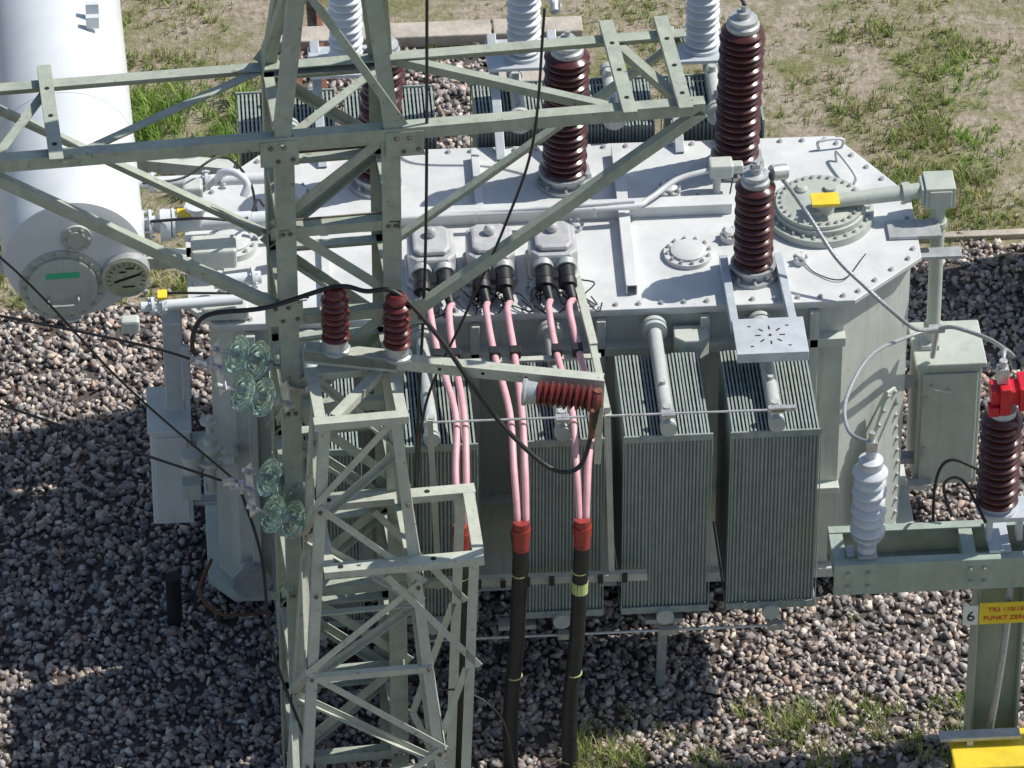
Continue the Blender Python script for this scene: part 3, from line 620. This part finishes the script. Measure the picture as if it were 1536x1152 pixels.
for v in(-.78,-.06):
    ta.ang(TL(1.27,v,3.18),TL(1.16,v,0),.07,-TU,TV,.01)
    for i,(za,zb) in enumerate(((.2,1.2),(1.2,2.2))): ta.ang(TL(.9,v,za) if i%2 else TL(1.2,v,za),TL(1.2,v,zb) if i%2 else TL(.85,v,zb),.05,UP,TV,.008)
    ta.ang(TL(.6,v,3.1),TL(1.25,v,2.2),.05,UP,TV,.008)
ta.make('angle_steel_members',A_,'towerl')
c0=TL(.2,-.08,4.60);c1=TL(2.14,-.68,4.60);cd_=(c1-c0).normalized();cn=Vector((cd_.y,-cd_.x,0))
bm_=P();bm_.ang(c0-cd_*.05,c1,.085,-UP,-cn,.01);bm_.ang(c0-cd_*.05+UP*.003,c0+cd_*.6+UP*.003,.11,-cn,-UP,.01)
bm_.ang(c1-cd_*.03,c1-cd_*.03+UP*-.85+TV*.15,.045,cd_,-cn,.008)
bm_.make('outrigger_beam',A_,'towerl')
hh=P()
for u,v in((.3,-.78),(.95,-.78),(.3,-.04),(1.0,-.04)): hh.cyl(TL(u,v,3.2405),TL(u,v,3.243),.02,n=12)
for t in(.9,1.2,1.5): hh.cyl(c0+cd_*t-UP*.04+cn*.001,c0+cd_*t-UP*.04+cn*.004,.012,n=10)
hh.make('bolt_holes',A_,'dark')
def post(o,axis,h,r,n,mm='porcl',name='post_insulator'):
    e=E(name);o=Vector(o);a=Vector(axis).normalized()
    P().lathe([(r*1.0,0),(r*1.0,.02),(r*.85,.03),(r*.8,.1),(r*.6,.11)],o,a).make('base_cap',e,'galv',smooth=True)
    P().lathe(sheds(r,r*.66,.10,h-.06,n,.94)+[(r*.8,h-.055),(r*.8,h-.03),(r*.5,h)],o,a).make('porcelain',e,mm,smooth=True)
    return o+a*h
p1=post(c0+cd_*.17+UP*.01-cn*.04,(0,0,1),.53,.10,7);p2=post(c0+cd_*.60+UP*.01-cn*.04,(0,0,1),.53,.10,7)
hi=c0+cd_*1.50-UP*.07+cn*.12
p3=post(hi,cd_,.55,.095,9)
wr=E('jumper_cable');jw=P()
gA=TL(-.52,-.15,4.62);gB=TL(-.33,-.12,3.50)
jw.tube([gA,TL(-.62,-.15,4.78),TL(-.52,-.1,5.0),TL(-.1,-.1,5.03),p1+UP*.01,(p1+p2)/2+UP*.0,p2+UP*.01,TL(1.05,-.35,4.85),TL(1.42,-.5,4.23),TL(1.77,-.6,3.83),TL(1.98,-.65,3.83),TL(2.07,-.68,4.15),p3-cd_*.02],.017,10,12)
jw.make('cable',wr,'wire',smooth=True)
P().cyl(TL(2.07,-.68,4.12),TL(2.08,-.69,4.36),.026).cyl(p3-cd_*.03-UP*.05,p3-cd_*.03+UP*.08,.03).make('terminal_clamps',wr,'rustm',smooth=True)
def wire(name,pts,r=.011):
    e=E(name);P().tube(pts,r,8,10).make('strand',e,'wire',smooth=True)
wire('conductor_wire',[(-.73,-2.5,8.5),(-.74,-2.5,7.4),(-.77,-2.5,5.25),(-.86,-2.45,3.2),(-.87,-2.4,2.3)],.011)
wire('conductor_wire',[(.05,-2.4,7.2),(-.03,-2.5,6.2),(-.22,-2.5,5.5),(-.49,-2.5,4.76),(-.77,-2.5,4.0),(-.84,-2.5,3.25),(-.83,-2.5,2.4)],.010)
wire('conductor_wire',[TL(-3.2,-.15,5.62),TL(-1.89,-.15,5.18),TL(-.95,-.15,4.83),gA],.010)
wire('conductor_wire',[TL(-3.2,-.12,5.1),TL(-1.89,-.12,4.37),TL(-1.1,-.12,3.92),gB],.010)
wire('conductor_wire',[TL(-3.2,-.1,7.1),TL(-1.89,-.1,5.65),TL(-1.1,-.1,4.48),gB+UP*.02],.009)
wire('conductor_wire',[gB,TL(-.19,-.1,2.83),TL(-.14,-.2,2.05),TL(.08,-.3,1.2),TL(.2,-.3,.6)],.011)
wire('conductor_wire',[TL(.98,-.3,1.6),TL(1.2,-.5,1.75),TL(1.45,-.6,1.55),TL(1.55,-.6,1.0)],.008)
def glass(anchor,yoke):
    e=E('glass_insulator_string');a=Vector(anchor);b=Vector(yoke);D_=(b-a).length;d=(b-a).normalized()
    side=(TV-TU*-.45);side=(side-d*side.dot(d)).normalized()
    g=P();m_=P();y_=P()
    for off in (-.155,.155):
        s0=a+d*.17+side*off
        m_.cyl(s0-d*.06,s0+d*(D_-.22),.014)
        for k_ in range(2):
            c=s0+d*(.10+k_*.17)
            # thin bell-shaped glass shell with ribs (open underside)
            g.lathe([(.035,-.004),(.06,.006),(.07,-.022),(.076,-.022),(.082,.002),(.096,.0),(.104,-.026),(.110,-.026),(.116,-.004),(.130,-.008),(.138,-.014),(.142,-.004),(.134,.012),(.10,.030),(.065,.050),(.045,.075)],c,d,44)
            m_.lathe([(.03,.045),(.045,.055),(.043,.11),(.025,.13)],c,d,20)
            m_.cyl(c-d*.05,c-d*.008,.026)
    for c in (a+d*.10,b-d*.05):
        y_.beam(c-side*.21,c+side*.21,.012,.085,d)
        y_.cyl(c-side*.155-d*.05,c-side*.155+d*.05,.02,n=10).cyl(c+side*.155-d*.05,c+side*.155+d*.05,.02,n=10)
    y_.beam(a-d*.06,a+d*.14,.02,.05,UP);y_.cyl(a-d*.12,a-d*.02,.03);y_.cyl(a-d*.06-side*.05,a-d*.06+side*.05,.02);y_.cyl(a+d*.02-UP*.05,a+d*.02+UP*.05,.022);y_.lathe([(.05,0),(.05,.02)],a-d*.09,side)
    y_.beam(b-d*.04,b+d*.14,.03,.04,UP)
    g.make('glass_discs',e,'glass',smooth=True);m_.make('caps_and_pins',e,'galv',smooth=True);y_.make('yoke_plates',e,'alu',.003)
glass(gA,TL(.06,-.02,4.26))
glass(gB,TL(.22,-.02,3.15))
glass(TL(2.05,1.05,6.62),TL(2.1,1.6,6.9))
# ================================================================ RIGHT SUPPORT
D=E('arrester_support_stand');sp=P()
for y in(-2.10,-1.66):
    s_=1 if y>-2 else -1
    sp.box(2.2,5.2,y-.008,y+.008,1.72,2.0).box(2.2,5.2,min(y,y-.07*s_),max(y,y-.07*s_),1.985,2.002).box(2.2,5.2,min(y,y-.07*s_),max(y,y-.07*s_),1.72,1.737)
for x in(2.2,3.15,3.75,5.1): sp.box(x,x+.10,-2.09,-1.67,1.86,1.99)
sp.make('frame_channels',D,'sup',.003)
sc=P()
sc.box(3.28,3.30,-2.02,-1.74,.02,1.75).box(3.62,3.64,-2.02,-1.74,.02,1.75).box(3.30,3.62,-1.89,-1.875,.02,1.75).box(3.2,3.72,-2.1,-1.65,.0,.03)
sc.make('column',D,'sup',.004)
bl=[(x,-2.112,z) for x in(2.3,2.45,3.2,3.3,3.62,3.75) for z in(1.80,1.92)];P().bolts(bl,.014,.02,(0,-1,0)).make('frame_bolts',D,'galv')
P().tube([(3.50,-2.06,2.0),(3.50,-2.07,1.4),(3.46,-2.09,.8),(3.40,-2.12,.2)],.028,12).cyl((3.41,-2.12,.25),(3.40,-2.12,.20),.05).make('conduit',D,'rope',smooth=True)
P().tube([(3.3,-2.06,2.3),(3.15,-1.8,2.5),(3.05,-1.6,2.3),(3.12,-1.6,2.0)],.012).tube([(3.35,-1.6,2.4),(3.1,-1.5,2.45),(3.0,-1.5,2.2),(3.02,-1.5,1.5)],.012).make('earth_leads',D,'blk')
P().box(2.38,2.52,-2.06,-1.90,2.003,2.03).box(2.3,2.36,-2.02,-1.9,2.003,2.02).make('arrester_foot',D,'galv',.004)
P().box(3.34,3.50,-2.05,-1.7,2.003,2.03).box(3.3,3.62,-2.0,-1.75,2.25,2.29).box(3.33,3.37,-1.95,-1.85,2.03,2.25).box(3.55,3.59,-1.95,-1.85,2.03,2.25).box(3.60,3.75,-2.12,-1.95,2.2,2.23).make('insulator_pedestal',D,'galvb',.004)
e=E('surge_arrester')
P().lathe([(.07,0),(.07,.05),(.04,.06),(.04,.12),(.11,.13),(.125,.16)]+sheds(.13,.085,.17,.78,7,.93)+[(.09,.79),(.09,.84),(.04,.86),(.04,.93)],(2.45,-1.97,2.03),(0,0,1)).make('polymer_housing',e,'wporc',smooth=True)
P().box(2.41,2.49,-2.0,-1.94,2.95,3.04).cyl((2.45,-1.97,2.88),(2.45,-1.97,3.12),.022).cyl((2.45,-1.97,2.03),(2.45,-2.06,1.9),.02).make('terminal',e,'alu',.003)
e=E('post_insulator')
P().lathe([(.15,0),(.15,.03),(.12,.035),(.12,.08)],(3.40,-1.88,2.29)).lathe([(.1,0),(.1,.05),(.06,.06)],(3.40,-1.88,3.17)).make('fittings',e,'galvb',smooth=True)
P().lathe(sheds(.155,.11,.07,.88,14,.95),(3.40,-1.88,2.29),(0,0,1),40).make('porcelain',e,'porc',smooth=True)
cl=P().box(3.30,3.75,-1.96,-1.80,3.30,3.42).box(3.36,3.44,-2.0,-1.76,3.24,3.47).box(3.5,3.56,-1.99,-1.77,3.26,3.46).box(3.28,3.36,-1.99,-1.9,3.22,3.30);cl.make('red_clamp',e,'redm',.008)
P().box(3.34,3.42,-1.93,-1.85,3.47,3.6).cyl((3.38,-1.89,3.5),(3.38,-1.89,3.66),.03).make('terminal_bolt',e,'alu',.004)
rp=E('neutral_conductor');tp=Vector((1.85,.33,3.75))
j0=Vector((3.27,.5,2.12))
P().tube([tp+Vector((.02,0,.02)),(2.0,.38,3.72),(2.21,.35,3.40),(2.42,.1,3.14),(2.62,-.05,2.98),(2.82,-.1,2.78),(3.05,.15,2.4),j0],.017,10,10).tube([j0,(3.0,.3,2.2),(2.62,-.5,2.66),(2.36,-1.2,2.82),(2.33,-1.6,2.85),(2.42,-1.9,2.98),(2.45,-1.97,3.08)],.015,10,10).tube([j0,(3.4,.4,2.2),(3.62,.1,2.3),(3.6,-1.0,3.0),(3.42,-1.7,3.6),(3.38,-1.89,3.6)],.017,10,10).make('rope',rp,'rope',smooth=True)
P().cyl(j0-Vector((.06,0,0)),j0+Vector((.06,0,0)),.035).cyl(j0,j0-UP*.36+Vector((0,.12,0)),.022).cyl(tp-Vector((.03,0,0)),tp+Vector((.05,0,0)),.04).box(1.80,1.86,.30,.36,3.69,3.87).cyl((1.95,.36,3.75),(2.06,.40,3.73),.06,n=14).make('clamps',rp,'alu',smooth=True)
sg=E('equipment_sign')
P().box(3.16,3.27,-2.13,-2.125,1.40,1.58).make('number_plate',sg,'wht');P().box(3.28,3.80,-2.13,-2.125,1.40,1.60).make('yellow_plate',sg,'yel')
def txt(s_,loc,size,par,m_='blk',rot=(math.pi/2,0,0)):
    c=bpy.data.curves.new('lettering','FONT');c.body=s_;c.size=size;c.extrude=.001;c.materials.append(M[m_]);o=bpy.data.objects.new('lettering',c);S.collection.objects.link(o);o.location=loc;o.rotation_euler=rot;o.parent=par
txt('6',(3.185,-2.134,1.44),.13,sg);txt('TR2 110/15kV',(3.34,-2.134,1.52),.055,sg,'redm');txt('PUNKT ZEROWY',(3.31,-2.134,1.44),.055,sg,'redm')
yb=E('yellow_equipment_box');P().box(3.12,3.9,-2.6,-2.25,.05,.42).box(3.08,3.94,-2.64,-2.21,.42,.45).make('housing',yb,'yel',.015)
P().box(3.0,3.6,-2.4,-2.3,.50,.53).box(3.2,3.25,-2.4,-2.3,.45,.5).make('top_rail',yb,'galv',.004)
P().box(3.25,3.75,-2.61,-2.60,.15,.35).make('vent_panel',yb,'dark')
wire('conductor_wire',[(.6,2.55,4.6),(.85,2.3,4.70),(1.3,2.2,4.6),(1.62,2.1,4.65),(1.88,1.72,4.32)],.014)
kk=E('offframe_shadow_box');P().box(4.75,6.2,3.0,4.25,.0,1.6).make('shadow_box_body',kk,'box',.01);P().box(4.67,6.28,2.92,4.33,1.6,1.66).make('shadow_box_lid',kk,'box',.01);P().box(5.0,5.5,2.985,3.0,.1,1.4).make('shadow_box_panel',kk,'light',.004)  # unseen box added out of frame to throw shade on the gravel at right
